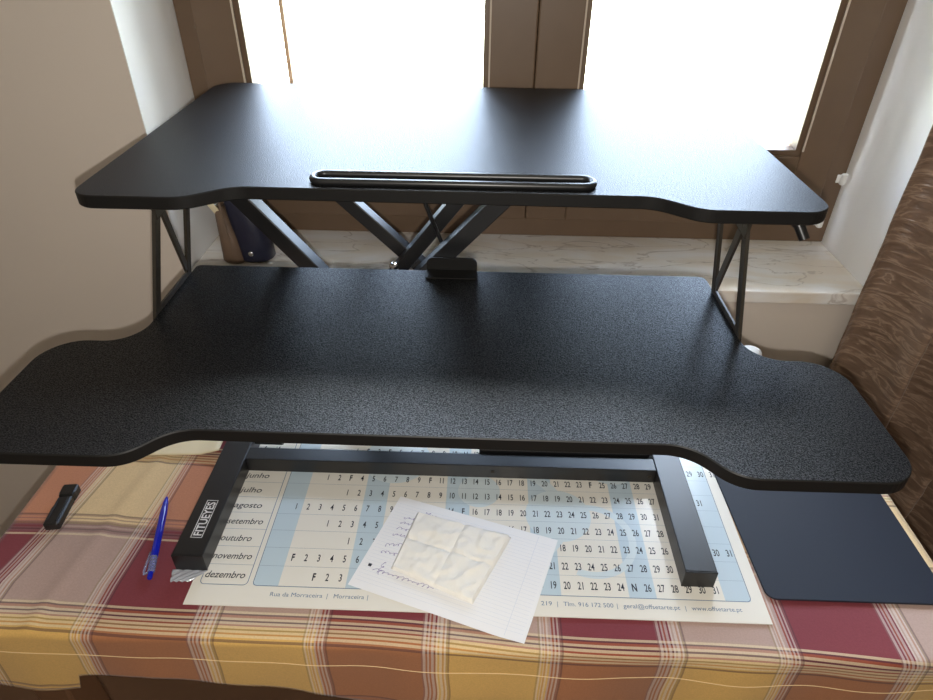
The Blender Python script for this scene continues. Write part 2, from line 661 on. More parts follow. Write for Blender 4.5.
# arc-length steps: from the back edge forward, over the rim, down the front
prof = []
for j in range(NF + 1):
    prof.append((TY1 - .02 - (TY1 - .02 - 0.4115) * j / NF, 0.0, 0.0))
rad = .009
for k in range(1, 6):
    a = PI / 2 * k / 5
    prof.append((0.4115 - rad * math.sin(a), -rad * (1 - math.cos(a)), k / 5.0))
NDROP = 16
grid = []
for i, x in enumerate(xs):
    col = []
    drop = .068 + .008 * math.sin(x * 9.0 + .4) + (.027 if x < -.485 else 0) + .003 * mnoise.noise(Vector((x * 12, 3, 0)))
    drop += .066 * min(1, max(0, (x + .40) / .38))
    L = 0
    pts = []
    for (y, z, f) in prof:
        h = 0.0007 * mnoise.noise(Vector((x * 9, y * 9, 1.7)))
        if x < -.385:
            w = min(1, (-.385 - x) / .05)
            h += w * (.0016 * mnoise.noise(Vector((x * 16 + y * 5, y * 7, 4.1))))
            # soft ridge left by a fold
            xr = -.497 + (y - .55) * .15
            h += w * .0030 * math.exp(-((x - xr) / .010) ** 2)
        wob = .004 * f * mnoise.noise(Vector((x * 10, 9, 0)))
        pts.append(Vector((x, y + wob, Z0 - .0022 + z + max(h, -.0008) * (1 - f))))
    yb = pts[-1].y
    zb = pts[-1].z
    for k in range(1, NDROP + 1):
        d = drop * k / NDROP
        fold = .007 * (d / .08) * mnoise.noise(Vector((x * 11, d * 7, 6.0))) + .003 * math.sin(x * 38) * d / .08
        pts.append(Vector((x + .004 * mnoise.noise(Vector((x * 8, d * 20, 2))) * d / .08, yb + fold - .004 * d / .08, zb - d)))
    s = 0
    for q, p in enumerate(pts):
        if q:
            s += (p - pts[q - 1]).length
        # skew the weave a little on the left where the cloth was pulled
        col.append((bm.verts.new(p), x, s))
    grid.append(col)
S0 = TY1 - .02
for i in range(NX):
    for j in range(len(grid[0]) - 1):
        q = (grid[i][j], grid[i][j + 1], grid[i + 1][j + 1], grid[i + 1][j])
        f = bm.faces.new([a[0] for a in q])
        for lp, a in zip(f.loops, q):
            yy = S0 - a[2]
            xsk = a[1] - (max(0, -.35 - a[1]) * .9 * (yy - .47) if yy > .47 else 0)
            ysk = yy + (.042 * max(0, a[1] + .3)) + .003 * math.sin(a[1] * 14)
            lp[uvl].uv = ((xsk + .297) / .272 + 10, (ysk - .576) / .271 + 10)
        f.smooth = True
hem_grid = [[(a[0].co.copy(),) for a in col] for col in grid]
bmesh.ops.recalc_face_normals(bm, faces=bm.faces[:])
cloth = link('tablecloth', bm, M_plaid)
sol = cloth.modifiers.new('thickness', 'SOLIDIFY')
sol.thickness = 0.0008
sol.offset = 0
tag(cloth, 'gold, rust and maroon plaid tablecloth hanging over the table front', 'tablecloth')
hem_pts = []
for i, g_ in enumerate(hem_grid):
    d = .024 + .020 * i / NX
    k = len(prof) - 1
    z_rim = g_[k][0].z
    while k < len(g_) - 2 and g_[k + 1][0].z > z_rim - d:
        k += 1
    q0, q1 = g_[k][0], g_[k + 1][0]
    hem_pts.append(q0.lerp(q1, min(1, max(0, (q0.z - (z_rim - d)) / (q0.z - q1.z)))))
bm = NB()     # line of hem stitching along the front drop
tube(bm, [p + Vector((0, -.0007, 0)) for p in hem_pts], .00045, 6)
tag(link('hem_stitching', bm, M_stitch, cloth), 'pale hem stitching')

# ------------------------------------------------------------------ standing desk converter
CX = -0.0465
TRAY, TOP = Z0 + 0.265, Z0 + 0.425
TH = 0.0155
conv = thing('desk_converter', (CX, 0.72, Z0 + .0015), 'black two-tier standing desk converter on the table, raised on scissor legs', 'desk converter')


def board_link(name, bm):
    # the grained laminate covers the flat faces, a plain band runs round the edge
    bm.normal_update()
    for f in bm.faces:
        f.material_index = 0 if abs(f.normal.z) > .9 else 1
    return link(name, bm, [M_board, M_edge], conv)


def sym(half):
    r = [(CX + x, y, r) for x, y, r in half]
    l = [(CX - x, y, r) for x, y, r in reversed(half)]
    return fillet(r + l)


bm = NB()
slab(bm, fillet([(-.287, .7025, .05), (-.335, .6665, .05), (-.462, .6665, .028), (-.4745, 1.194, .036),
                  (.3755, 1.190, .036), (.383, .6630, .030), (.240, .6630, .045), (.194, .6985, .05)]), TOP - TH, TOP, .0012)
top = board_link('top_board', bm)
bm = NB()
slab(bm, fillet([(-.299, .4675, .05), (-.336, .4275, .045), (-.507, .4275, .036), (-.507, .6175, .046), (-.4065, .6175, .040), (-.4065, .811, .008),
                  (.3155, .811, .012), (.3145, .6125, .040), (.4130, .6125, .046), (.4130, .4225, .036), (.244, .4225, .045), (.207, .4655, .05)]), TRAY - TH, TRAY, .0012)
tray = board_link('keyboard_tray', bm)

# device groove on the top board: raised rim round a sunken channel
bm = NB()
sx0, sx1, sy0, sy1 = -0.203, 0.131, 0.710, 0.745
cy = (sy0 + sy1) / 2
rr = (sy1 - sy0) / 2 - .004
pts = []
for k in range(17):
    a = -PI / 2 + PI * k / 16
    pts.append((sx1 - .017 + rr * math.cos(a), cy + rr * math.sin(a), TOP + .0035))
for k in range(17):
    a = PI / 2 + PI * k / 16
    pts.append((sx0 + .017 + rr * math.cos(a), cy + rr * math.sin(a), TOP + .0035))
tube(bm, pts, .0045, 10, closed=True)
rim = link('groove_rim', bm, M_plastic, top, smooth=True)
bm = NB()
slab(bm, [(p[0] * 1.0, cy + (p[1] - cy) * .95) for p in pts], TOP - .001, TOP + .0008, 0)
link('groove_floor', bm, M_plastic, top)

# stop plate at the back of the tray
bm = NB()
ol = fillet([(-.077, -.004, 0), (-.006, -.004, 0), (-.006, .016, .009), (-.077, .016, .009)], 6)
slab(bm, ol, 0, .0025, 0)
for v in bm.verts:
    v.co = Vector((v.co.x, .8085 + v.co.z, TRAY + .0008 + v.co.y + .004))
box(bm, -.077, -.006, .785, .8085, TRAY + .0004, TRAY + .0026)
bmesh.ops.recalc_face_normals(bm, faces=bm.faces[:])
link('stop_plate', bm, M_edge, tray)

# side brackets between tray and top board
for s in (-1, 1):
    bm = NB()
    zb, zt2 = TRAY - .010, TOP - TH

    def P(y, z):
        f = (z - zb) / (zt2 - zb)
        return Vector((CX + s * (.3625 - (.030 if s < 0 else .020) * f), y + .012 * f + (.016 if s < 0 else 0), z))
    fw_, bk = .660, .764
    nx = Vector((1, 0, 0))

    def bar(a, b, w):
        beam(bm, P(*a), P(*b), w, .0032, nx, .0005)
    bar((fw_, zb), (fw_ + .012, zt2), .013)
    bar((bk, zb), (bk - .004, zt2), .011)
    bar((fw_ + .016, zt2 - .004), (bk - .006, TRAY + .012), .011)
    bar((fw_ - .006, TRAY + .004), (bk + .006, TRAY + .004), .007)
    bar((fw_ + .004, zt2 - .012), (fw_ + .036, zt2 - .008), .022)
    bar((fw_ + .006, zt2 - .0015), (bk + .000, zt2 - .0015), .004)
    link('bracket', bm, M_bracket, conv)

# scissor arms (front pair A, D; rear pair B, C)
arms = []
for nm, xa, za, xb, zb, y, w, d in (('A', -.388, .402, -.091, .035, .852, .024, .026),
                                   ('D', .070, .402, -.275, .035, .842, .025, .024),
                                   ('B', -.296, .402, .075, .035, .925, .021, .024),
                                   ('C', .017, .402, -.270, .035, .897, .021, .024)):
    bm = NB()
    beam(bm, (xa, y + d / 2, Z0 + za), (xb, y + d / 2, Z0 + zb), w, d, (0, 1, 0), .0015)
    arms.append(link('scissor_arm', bm, M_metal, conv))
mtx = Matrix.Rotation(PI / 2, 4, 'X')
for x, z, y in ((-.136, .225, .896),):
    bm = NB()
    lathe(bm, [(.0075, 0), (.0075, .004), (.004, .006)], (0, 0, 0), 16, Matrix.Translation((x, y, Z0 + z)) @ mtx)
    link('pivot_bolt', bm, M_chrome, conv, smooth=True, angle=40)
bm = NB()
tube(bm, [(-.096, .880, Z0 + .372), (-.082, .880, Z0 + .332), (-.057, .880, Z0 + .266)], .0032, 10)
link('gas_rod', bm, M_plastic, conv, smooth=True)
bm = NB()      # top carriage rails under the board
for y in (.87, 1.06):
    box(bm, CX - .36, CX + .36, y, y + .03, TOP - TH - .016, TOP - TH, .001)
link('top_rail', bm, M_metal, conv)
bm = NB()
tube(bm, [(.338, .735, TOP - TH - .006), (.356, .728, TOP - TH - .010), (.372, .715, TOP - TH - .022), (.379, .706, TOP - TH - .036)], [.005, .006, .0065, .006], 12)
link('height_lever', bm, M_plastic, conv, smooth=True, angle=50)

# base: two foot rails, cross bars
FB = Z0 + .0015
for xa, xb in ((-.374, -.335), (.2585, .2975)):
    bm = NB()
    box(bm, xa, xb, .494, .955, FB, Z0 + .0305, .0012)
    fr_ = link('foot_rail', bm, M_metal, conv)
    bm = NB()
    box(bm, xa - .0004, xb + .0004, .4925, .4945, FB + .0005, Z0 + .0300, .0004)
    link('end_cap', bm, M_plastic, fr_)
    if xa < 0:
        left_foot = fr_
bm = NB()
box(bm, -.335, .2585, .662, .686, FB + .004, Z0 + .030, .001)
cb = link('cross_bar', bm, M_metal, conv)
bm = NB()
box(bm, -.335, .2585, .925, .947, FB + .004, Z0 + .030, .001)
link('cross_bar', bm, M_metal, conv)
bm = NB()
box(bm, .004, .254, .690, .724, FB + .008, Z0 + .036, .003)
link('lower_arm', bm, M_metal, conv)
bm = NB()
tube(bm, [(-.335, .712, Z0 + .022), (-.294, .712, Z0 + .022)], .008, 14)
link('roller', bm, M_plastic, conv, smooth=True, angle=50)
for x in (.024, .2505):
    bm = NB()
    lathe(bm, [(.0030, 0), (.0030, .001), (.0015, .0015)], (0, 0, 0), 12, Matrix.Translation((x, .662, Z0 + .018)) @ mtx)
    link('screw', bm, M_bracket, cb, smooth=True, angle=40)


# ------------------------------------------------------------------ lettering
_glyph = {}


def text_mesh(txt, bold=0.0):
    key = (txt, bold)
    if key not in _glyph:
        cu = bpy.data.curves.new('lettering', 'FONT')
        cu.body = txt
        cu.size = 1.0
        cu.offset = bold
        cu.resolution_u = 3
        ob = bpy.data.objects.new('lettering', cu)
        C.objects.link(ob)
        dg = bpy.context.evaluated_depsgraph_get()
        dg.update()
        me = ob.evaluated_get(dg).to_mesh()
        vsx = [v.co.copy() for v in me.vertices]
        fs = [tuple(p.vertices) for p in me.polygons]
        ob.evaluated_get(dg).to_mesh_clear()
        bpy.data.objects.remove(ob)
        bpy.data.curves.remove(cu)
        x0 = min(v.x for v in vsx)
        x1 = max(v.x for v in vsx)
        _glyph[key] = (vsx, fs, x0, x1)
    return _glyph[key]


def put_text(bm, txt, x, y, z, size, width=None, shear=0.0, rot=0.0, align='L', bold=0.0, wscale=1.0):
    vsx, fs, x0, x1 = text_mesh(txt, bold)
    sx = size * wscale
    if width:
        sx = width / (x1 - x0)
    off = {'L': x0, 'C': (x0 + x1) / 2, 'R': x1}[align]
    c, s = math.cos(rot), math.sin(rot)
    vs_ = []
    for v in vsx:
        px = (v.x - off) * sx + shear * v.y * size
        py = v.y * size
        vs_.append(bm.verts.new((x + px * c - py * s, y + px * s + py * c, z)))
    for f in fs:
        try:
            fc = bm.faces.new([vs_[i] for i in f])
            fc.normal_update()
            if fc.normal.z < 0:
                fc.normal_flip()
        except ValueError:
            pass


# maker's name on the left foot rail
bm = NB()
zt_ = Z0 + .0308
lx0, lx1, ly0, ly1 = -.3605, -.3455, .520, .582
put_text(bm, 'FITUEYES', -.3478, .5235, zt_, .0150, width=.055, rot=PI / 2, bold=.02)
t_ = .0009
for a in ((lx0, lx0 + t_, ly0, ly1), (lx1 - t_, lx1, ly0, ly1), (lx0, lx1, ly0, ly0 + t_), (lx0, lx1, ly1 - t_, ly1)):
    q = [bm.verts.new((a[0], a[2], zt_)), bm.verts.new((a[1], a[2], zt_)), bm.verts.new((a[1], a[3], zt_)), bm.verts.new((a[0], a[3], zt_))]
    bm.faces.new(q)
tag(link('maker_name', bm, M_white_print, left_foot), 'white outlined lettering on the foot rail')

# ------------------------------------------------------------------ calendar
M_cal = mat('calendar_paper', srgb(232, 228, 218), 0.22, var=0.03, vscale=10, spec=0.6)
M_calblue = mat('pale_blue_print', srgb(194, 211, 221), 0.22, var=0.04, vscale=10, spec=0.6)
M_calwave = mat('paler_wave_print', srgb(206, 218, 222), 0.30, var=0.03, vscale=10, spec=0.6)
M_ink = mat('navy_ink', srgb(20, 25, 44), 0.4, var=0.02, spec=0.5)
M_line = mat('blue_line_ink', srgb(96, 122, 150), 0.4, var=0.02)
bm = NB()
cx0, cx1, cy0, cy1 = -.348, .355, .446, .945
box(bm, cx0, cx1, cy0, cy1, Z0 - .0003, Z0 + .0009)
cal_bm = bm


def printed(k):
    # faces added since the last call get ink number k
    cal_bm.faces.index_update()
    for f in cal_bm.faces:
        if not f.tag:
            f.tag = True
            f.material_index = k


printed(0)
zc = Z0 + .00102
gx0, gx1, gy0, gy1 = -.273, .340, .474, .842
PX, PY = .01663, .0281
SUN0, DEZ = -.249, .489


def quad(bm, x0, x1, y0, y1, z):
    q = [bm.verts.new(p) for p in ((x0, y0, z), (x1, y0, z), (x1, y1, z), (x0, y1, z))]
    return bm.faces.new(q)


for k in range(-1, 37, 7):
    xa = max(gx0 + .001, SUN0 + (k - .5) * PX)
    xb = min(gx1 - .001, SUN0 + (k + 1.5) * PX)
    quad(bm, xa, xb, gy0 + .001, gy1 - .001, zc)
printed(1)


def ring(bm, cx, cy, r0, r1, a0, a1, z, n=48):
    pv = None
    for k in range(n + 1):
        a = a0 + (a1 - a0) * k / n
        v = (bm.verts.new((cx + r0 * math.cos(a), cy + r0 * math.sin(a), z)), bm.verts.new((cx + r1 * math.cos(a), cy + r1 * math.sin(a), z)))
        if pv:
            bm.faces.new((pv[0], pv[1], v[1], v[0]))
        pv = v


for cx, cy, r in ((.115, .600, .045), (.005, .640, .030), (-.12, .70, .05), (.20, .70, .04)):
    bm.faces.new([bm.verts.new((cx + r * math.cos(2 * PI * k / 48), cy + r * math.sin(2 * PI * k / 48), zc + .00003)) for k in range(48)])
ring(bm, .04, .60, .075, .090, -1.2, 1.6, zc + .00006)
ring(bm, .155, .56, .050, .060, -2.0, 2.6, zc + .00009)
printed(2)


def rrect(bm, x0, x1, y0, y1, r, t, z):
    o = fillet([(x0, y0, r), (x1, y0, r), (x1, y1, r), (x0, y1, r)], 6)
    i = fillet([(x0 + t, y0 + t, r - t), (x1 - t, y0 + t, r - t), (x1 - t, y1 - t, r - t), (x0 + t, y1 - t, r - t)], 6)
    ov = [bm.verts.new((p[0], p[1], z)) for p in o]
    iv = [bm.verts.new((p[0], p[1], z)) for p in i]
    for k in range(len(ov)):
        bm.faces.new((ov[k - 1], ov[k], iv[k], iv[k - 1]))


rrect(bm, gx0, gx1, gy0, gy1, .006, .0009, zc + .00012)
rrect(bm, -.339, -.279, gy0, gy1, .006, .0009, zc + .00012)
for k in range(1, 12):
    y = DEZ - .004 + PY * (k - .5) + .0045
    quad(bm, -.338, -.280, y, y + .0004, zc + .00012)
    quad(bm, gx0 + .001, gx1 - .001, y, y + .0003, zc + .00012)
printed(4)

months = ['dezembro', 'novembro', 'outubro', 'setembro', 'agosto', 'julho', 'junho', 'maio', 'abril', 'março', 'fevereiro', 'janeiro']
start = [3, 1, 5, 3, 0, 4, 2, 6, 4, 1, 1, 5]
ndays = [31, 30, 31, 30, 31, 31, 30, 31, 30, 31, 28, 31]
hol = [{1: 'F', 8: 'F', 25: 'N'}, {1: 'F'}, {5: 'F'}, {}, {15: 'F'}, {}, {3: 'F', 10: 'F', 24: 'F'}, {1: 'F'}, {2: 'F', 4: 'F', 25: 'F'}, {}, {16: 'F'}, {1: 'F'}]
mw = [.050, .050, .041, .048, .0385, .030, .033, .028, .032, .036, .046, .040]
for r in range(12):
    yy = DEZ + PY * r - .005
    put_text(bm, months[r], -.3360, yy, zc + .00016, .0138, width=mw[r], shear=.18, bold=.006)
    for d in range(1, ndays[r] + 1):
        t = hol[r].get(d, str(d))
        b = .03 if t in 'FN' else .0
        put_text(bm, t, SUN0 + PX * (start[r] + d - 1), yy, zc + .00016, .0150, width=None, wscale=.58, align='C', bold=b if b else .012)
printed(3)
fy = .4605
for t, xa, w in (('Rua da Morraceira', -.247, .064), ('|', -.1775, None), ('Morraceira', -.169, .037), ('|', -.128, None),
                 ('219', .083, .013), ('|', .1025, None), ('Tlm. 916 172 500', .110, .060), ('|', .1745, None),
                 ('geral@offsetarte.pt', .182, .068), ('|', .2565, None), ('www.offsetarte.pt', .264, .060)):
    put_text(bm, t, xa, fy, zc + .00016, .0082, width=w)
printed(4)

calo = link('calendar', cal_bm, [M_cal, M_calblue, M_calwave, M_ink, M_line])
tag(calo, 'large pale blue year planner calendar lying under the converter feet', 'calendar')

# ------------------------------------------------------------------ note, napkin
M_note = mat('notebook_paper', srgb(238, 238, 240), 0.7, var=0.02, vscale=20)
M_rule = mat('ruled_line_ink', srgb(214, 219, 230), 0.7, var=0.02)
M_biro = mat('violet_biro_ink', srgb(138, 124, 172), 0.6, var=0.05)


def bil(c, u, v):
    a = c[0].lerp(c[1], u)
    b = c[3].lerp(c[2], u)
    return a.lerp(b, v)


NC = [Vector(p) for p in ((-.106, .625), (.111, .557), (.060, .408), (-.155, .480))]     # far-left, far-right, near-right, near-left
note = thing('note_sheet', (-.02, .52, Z0 + .0012), 'ruled white notebook sheet with violet handwriting, lying askew on the calendar', 'paper')


def note_z(u, v):
    return Z0 + .0016 + .0012 * math.sin(u * 3.1) * math.sin(v * 3.0) + (.004 * max(0, u - .85) / .15 * max(0, v - .8) / .2)


bm = NB()
N = 24
g = [[bm.verts.new((*bil(NC, i / N, j / N), note_z(i / N, j / N))) for j in range(N + 1)] for i in range(N + 1)]
g2 = [[bm.verts.new((*bil(NC, i / N, j / N), note_z(i / N, j / N) - .0002)) for j in range(N + 1)] for i in range(N + 1)]
for i in range(N):
    for j in range(N):
        bm.faces.new((g[i][j], g[i + 1][j], g[i + 1][j + 1], g[i][j + 1]))
        bm.faces.new((g2[i][j], g2[i][j + 1], g2[i + 1][j + 1], g2[i + 1][j]))
for i in range(N):
    for (a, b, c, d) in ((g[i][0], g2[i][0], g2[i + 1][0], g[i + 1][0]), (g[i][N], g[i + 1][N], g2[i + 1][N], g2[i][N]),
                         (g[0][i], g[0][i + 1], g2[0][i + 1], g2[0][i]), (g[N][i], g2[N][i], g2[N][i + 1], g[N][i + 1])):
        bm.faces.new((a, b, c, d))
bmesh.ops.recalc_face_normals(bm, faces=bm.faces[:])
link('page', bm, M_note, note, smooth=True, angle=40)


def ribbon(bm, uv, w):
    """thin inked line on the note through (u, v) points"""
    pv = None
    pts = [Vector((*bil(NC, u, v), note_z(u, v) + .00015)) for u, v in uv]
    for i, p in enumerate(pts):
        t = (pts[min(i + 1, len(pts) - 1)] - pts[max(0, i - 1)])
        s = Vector((-t.y, t.x, 0)).normalized() * w / 2
        v = (bm.verts.new(p + s), bm.verts.new(p - s))
        if pv:
            f = bm.faces.new((pv[0], pv[1], v[1], v[0]))
            f.normal_update()
            if f.normal.z < 0:
                f.normal_flip()
        pv = v


bm = NB()
for k in range(26):      # rules run across the page
    v = .08 + k * .034
    ribbon(bm, [(.02 + .96 * j / 20, v) for j in range(21)], .0003)
ribbon(bm, [(.89, .02 + .96 * j / 20) for j in range(21)], .0005)
link('ruled_lines', bm, M_rule, note)
bm = NB()
random.seed(5)


def scrawl(u0, v0, u1, v1, n, amp):
    L = Vector((u1 - u0, v1 - v0))
    nn = Vector((-L.y, L.x)).normalized()
    uv = []
    ph = random.random() * 6
    for k in range(n * 8 + 1):
        t = k / (n * 8)
        a = 2 * PI * t * n
        h = amp * (math.sin(a + ph) * (.55 + .45 * math.sin(t * 17 + ph)) + .25 * math.sin(2.3 * a))
        q = Vector((u0, v0)) + L * (t + .35 * math.cos(a) / n) + nn * h
        uv.append((q.x, q.y))
    ribbon(bm, uv, .0006)


for (a, b, c, d, n, am) in ((.20, .10, .30, .13, 5, .014), (.09, .22, .20, .20, 4, .016), (.085, .28, .20, .26, 5, .016), (.08, .35, .22, .32, 5, .016),
                            (.08, .42, .17, .40, 4, .016), (.07, .55, .16, .50, 4, .018), (.07, .62, .17, .60, 4, .016), (.13, .70, .13, .82, 3, .015),
                            (.08, .80, .44, .80, 12, .018)):
    scrawl(a, b, c, d, n, am)
link('handwriting', bm, M_biro, note)
bm = NB()
ribbon(bm, [(.045, .77), (.055, .77), (.065, .772)], .0045)
link('ink_mark', bm, M_ink, note)

M_tissue = mat('tissue', srgb(242, 239, 232), 0.8, var=0.03, vscale=30, bump=0.6, bscale=55, bdist=0.004)
KC = [Vector(p) for p in ((-.079, .594), (.049, .557), (.000, .457), (-.104, .503))]
bm = NB()
N = 44


def nap_z(u, v):
    cu, cv = abs(u - .52), abs(v - .48)
    e = min(u, 1 - u, v, 1 - v)
    z = .0056 * min(1, e / .02) ** .5
    z -= .0024 * math.exp(-(cu / .022) ** 2) + .0024 * math.exp(-(cv / .026) ** 2)
    z += .0022 * mnoise.noise(Vector((u * 6, v * 6, 1))) * min(1, e / .06) + .0014 * mnoise.noise(Vector((u * 15, v * 4, 3))) * min(1, e / .06)
    z += .0026 * (1 - abs(mnoise.noise(Vector((u * 5 + v * 3, v * 5 - u * 2, 7))))) ** 6 * min(1, e / .06) * (.4 + u)
    z += .003 * max(0, u - .75) * 4 * max(0, .4 - v)
    return max(z, .0012)


top_ = [[bm.verts.new((*bil(KC, i / N, j / N), Z0 + .0034 + nap_z(i / N, j / N))) for j in range(N + 1)] for i in range(N + 1)]
bot_ = [[bm.verts.new((*bil(KC, i / N, j / N), Z0 + .0034)) for j in range(N + 1)] for i in range(N + 1)]
for i in range(N):
    for j in range(N):
        bm.faces.new((top_[i][j], top_[i + 1][j], top_[i + 1][j + 1], top_[i][j + 1]))
        bm.faces.new((bot_[i][j], bot_[i][j + 1], bot_[i + 1][j + 1], bot_[i + 1][j]))
for i in range(N):
    for (a, b, c, d) in ((top_[i][0], bot_[i][0], bot_[i + 1][0], top_[i + 1][0]), (top_[i][N], top_[i + 1][N], bot_[i + 1][N], bot_[i][N]),
                         (top_[0][i], top_[0][i + 1], bot_[0][i + 1], bot_[0][i]), (top_[N][i], bot_[N][i], bot_[N][i + 1], top_[N][i + 1])):
        bm.faces.new((a, b, c, d))
bmesh.ops.recalc_face_normals(bm, faces=bm.faces[:])
nap = link('napkin', bm, M_tissue, smooth=True, angle=50)
tag(nap, 'folded white paper napkin with cross creases on the note sheet', 'napkin')

# ------------------------------------------------------------------ pen
M_penblue = mat('blue_plastic', srgb(24, 34, 170), 0.18, var=0.03, coat=0.5)
M_pentip = mat('blue_grip', srgb(30, 46, 190), 0.25, var=0.03)
M_clear = mat('clear_plastic', srgb(200, 205, 240), 0.12, trans=0.75, var=0.02)
pa, pb = Vector((-.401, .4775, Z0 + .0048)), Vector((-.4335, .6085, Z0 + .0048))     # button end, tip
pen = thing('pen', (-.417, .543, Z0), 'blue translucent ballpoint pen lying left of the converter foot', 'pen')
ax = (pb - pa)
L = ax.length
ax.normalize()
rotm = ax.to_track_quat('Z', 'Y').to_matrix().to_4x4()
rotm.translation = pa
bm = NB()
lathe(bm, [(.0042, .030), (.0048, .032), (.0050, .070), (.0050, .105), (.0044, .118), (.0040, .119)], n=20, mtx=rotm)
link('barrel', bm, M_penblue, pen, smooth=True, angle=40)
bm = NB()
lathe(bm, [(.0041, .1185), (.0038, .122), (.0020, L - .003), (.0008, L)], n=18, mtx=rotm)
link('tip', bm, M_pentip, pen, smooth=True, angle=40)
bm = NB()
lathe(bm, [(.0038, .008), (.0046, .009), (.0047, .0315), (.0040, .032)], n=20, mtx=rotm)
link('cap_section', bm, M_clear, pen, smooth=True, angle=40)
bm = NB()
for k in range(5):
    lathe(bm, [(.0024, .010 + k * .0042), (.0032, .0115 + k * .0042), (.0024, .013 + k * .0042)], n=14, mtx=rotm)
link('spring', bm, M_penblue, pen, smooth=True, angle=40)
bm = NB()
lathe(bm, [(.0026, -.001), (.0032, 0), (.0032, .0085), (.0026, .009)], n=16, mtx=rotm)
link('button', bm, M_penblue, pen, smooth=True, angle=40)
bm = NB()
side = Vector((-ax.y, ax.x, 0)).normalized()
q0, q1, q2, q3 = pa + ax * .008 + side * .004, pa + ax * .007 + side * .008, pa + ax * .013 + side * .0085, pa + ax * .040 + side * .0058
tube(bm, [q0, q1, q2, q3], [.0013, .0016, .0016, .0013], 8)
link('clip', bm, M_clear, pen, smooth=True)

# ------------------------------------------------------------------ small black stick
fa, fb = Vector((-.5635, .5475)), Vector((-.5725, .6190))
stick = thing('flash_drive', (-.568, .583, Z0), 'small black plastic stick at the left end of the plaid tablecloth', 'flash drive')
d2 = (fb - fa).normalized()
n2 = Vector((-d2.y, d2.x))
Ls = (fb - fa).length


def loc2(t, s):
    return fa + d2 * t + n2 * s


def ploc(pts, z0, z1, b, name, m):
    bm = NB()
    o = fillet(pts, 6)
    slab(bm, [loc2(p[1], p[0]) for p in o], z0, z1, b)
    return link(name, bm, m, stick)


ploc([(-.0100, 0, .003), (.0100, 0, .003), (.0102, .030, .001), (.0085, .036, .002), (.0085, .050, .002), (-.0098, .050, .001)], Z0 + .0003, Z0 + .0135, .002, 'body', M_plastic)
ploc([(-.0098, .0505, .001), (.0088, .0505, .001), (.0106, .056, .002), (.0106, Ls, .004), (-.0108, Ls, .004), (-.0108, .056, .002)], Z0 + .0003, Z0 + .0145, .002, 'cap', M_plastic)
bm = NB()
for s in (-.006, .006):
    q = [loc2(.006, s), loc2(.046, s)]
    tube(bm, [(*q[0], Z0 + .0135), (*q[1], Z0 + .0135)], .0012, 8)
link('rib', bm, M_plastic, stick, smooth=True, angle=50)

# ------------------------------------------------------------------ mouse pad
bm = NB()
slab(bm, fillet([(.360, .4785, .013), (.584, .4785, .013), (.582, .735, .013), (.352, .735, .013)], 8), Z0 + .0002, Z0 + .0032, .0006)
pad = link('mouse_pad', bm, M_pad)
tag(pad, 'dark navy mouse pad lying right of the calendar', 'mouse pad')

# ------------------------------------------------------------------ folded cream paper behind the left foot, film scrap under it
bm = NB()
P4 = [Vector(p) for p in ((-.535, .765), (-.395, .770), (-.388, .694), (-.545, .686))]
N = 16


def cz(u, v):
    return Z0 + .0025 + .004 * abs(math.sin(u * 2.6)) * (1 - .4 * v) + .010 * max(0, u - .80) / .2 * v


g = [[bm.verts.new((*bil(P4, i / N, j / N), cz(i / N, j / N))) for j in range(N + 1)] for i in range(N + 1)]
for i in range(N):
    for j in range(N):
        bm.faces.new((g[i][j], g[i][j + 1], g[i + 1][j + 1], g[i + 1][j]))
bmesh.ops.recalc_face_normals(bm, faces=bm.faces[:])
cp = link('folded_paper', bm, M_cream, smooth=True)
s_ = cp.modifiers.new('thickness', 'SOLIDIFY')
s_.thickness = .0012
s_.offset = 0
tag(cp, 'folded cream paper on the tablecloth behind the left foot rail', 'paper')

M_film = mat('clear_film', srgb(225, 230, 240), 0.08, trans=0.55, var=0.03)
bm = NB()
P4 = [Vector(p) for p in ((-.379, .4925), (-.334, .4925), (-.350, .475), (-.374, .474))]
N = 20
g = [[bm.verts.new((*bil(P4, i / N, j / N), Z0 + .0022 + .0030 * abs(math.sin(i * .55 + j * .30)) * (.3 + .7 * j / N))) for j in range(N + 1)] for i in range(N + 1)]
for i in range(N):
    for j in range(N):
        bm.faces.new((g[i][j], g[i][j + 1], g[i + 1][j + 1], g[i + 1][j]))
film = link('plastic_film', bm, M_film, smooth=True)
s_ = film.modifiers.new('thickness', 'SOLIDIFY')
s_.thickness = .0004
tag(film, 'crumpled scrap of clear plastic film at the front of the left foot rail', 'plastic film')

# ------------------------------------------------------------------ white plug behind the tray
plug = thing('plug_adapter', (.478, .938, Z0), 'small rounded white adapter standing behind the tray right wing', 'adapter')
bm = NB()
lathe(bm, [(.017, 0), (.020, .003), (.020, .046), (.017, .055), (.009, .059)], (.476, .936, Z0 - .001), 24)
link('body', bm, M_white_plastic, plug, smooth=True, angle=50)
bm = NB()
tube(bm, [(.496, .936, Z0 + .008), (.508, .934, Z0 + .004), (.520, .92, Z0 + .0025), (.53, .90, Z0 + .0025)], .002, 8)
link('cable', bm, M_white_plastic, plug, smooth=True)

# ------------------------------------------------------------------ pouch of pens on the sill
M_navy = mat('navy_nylon', srgb(34, 36, 56), 0.35, var=0.2, vscale=40, bump=0.4, bscale=60, bdist=0.002)
M_brownfab = mat('brown_gauze', srgb(112, 92, 76), 0.5, var=0.25, vscale=30, bump=0.3, bscale=80, bdist=0.001)
pouch = thing('pencil_pouch', (-.452, 1.125, SILL), 'dark upright pencil pouch with brown side panel on the sill left corner', 'pencil pouch')


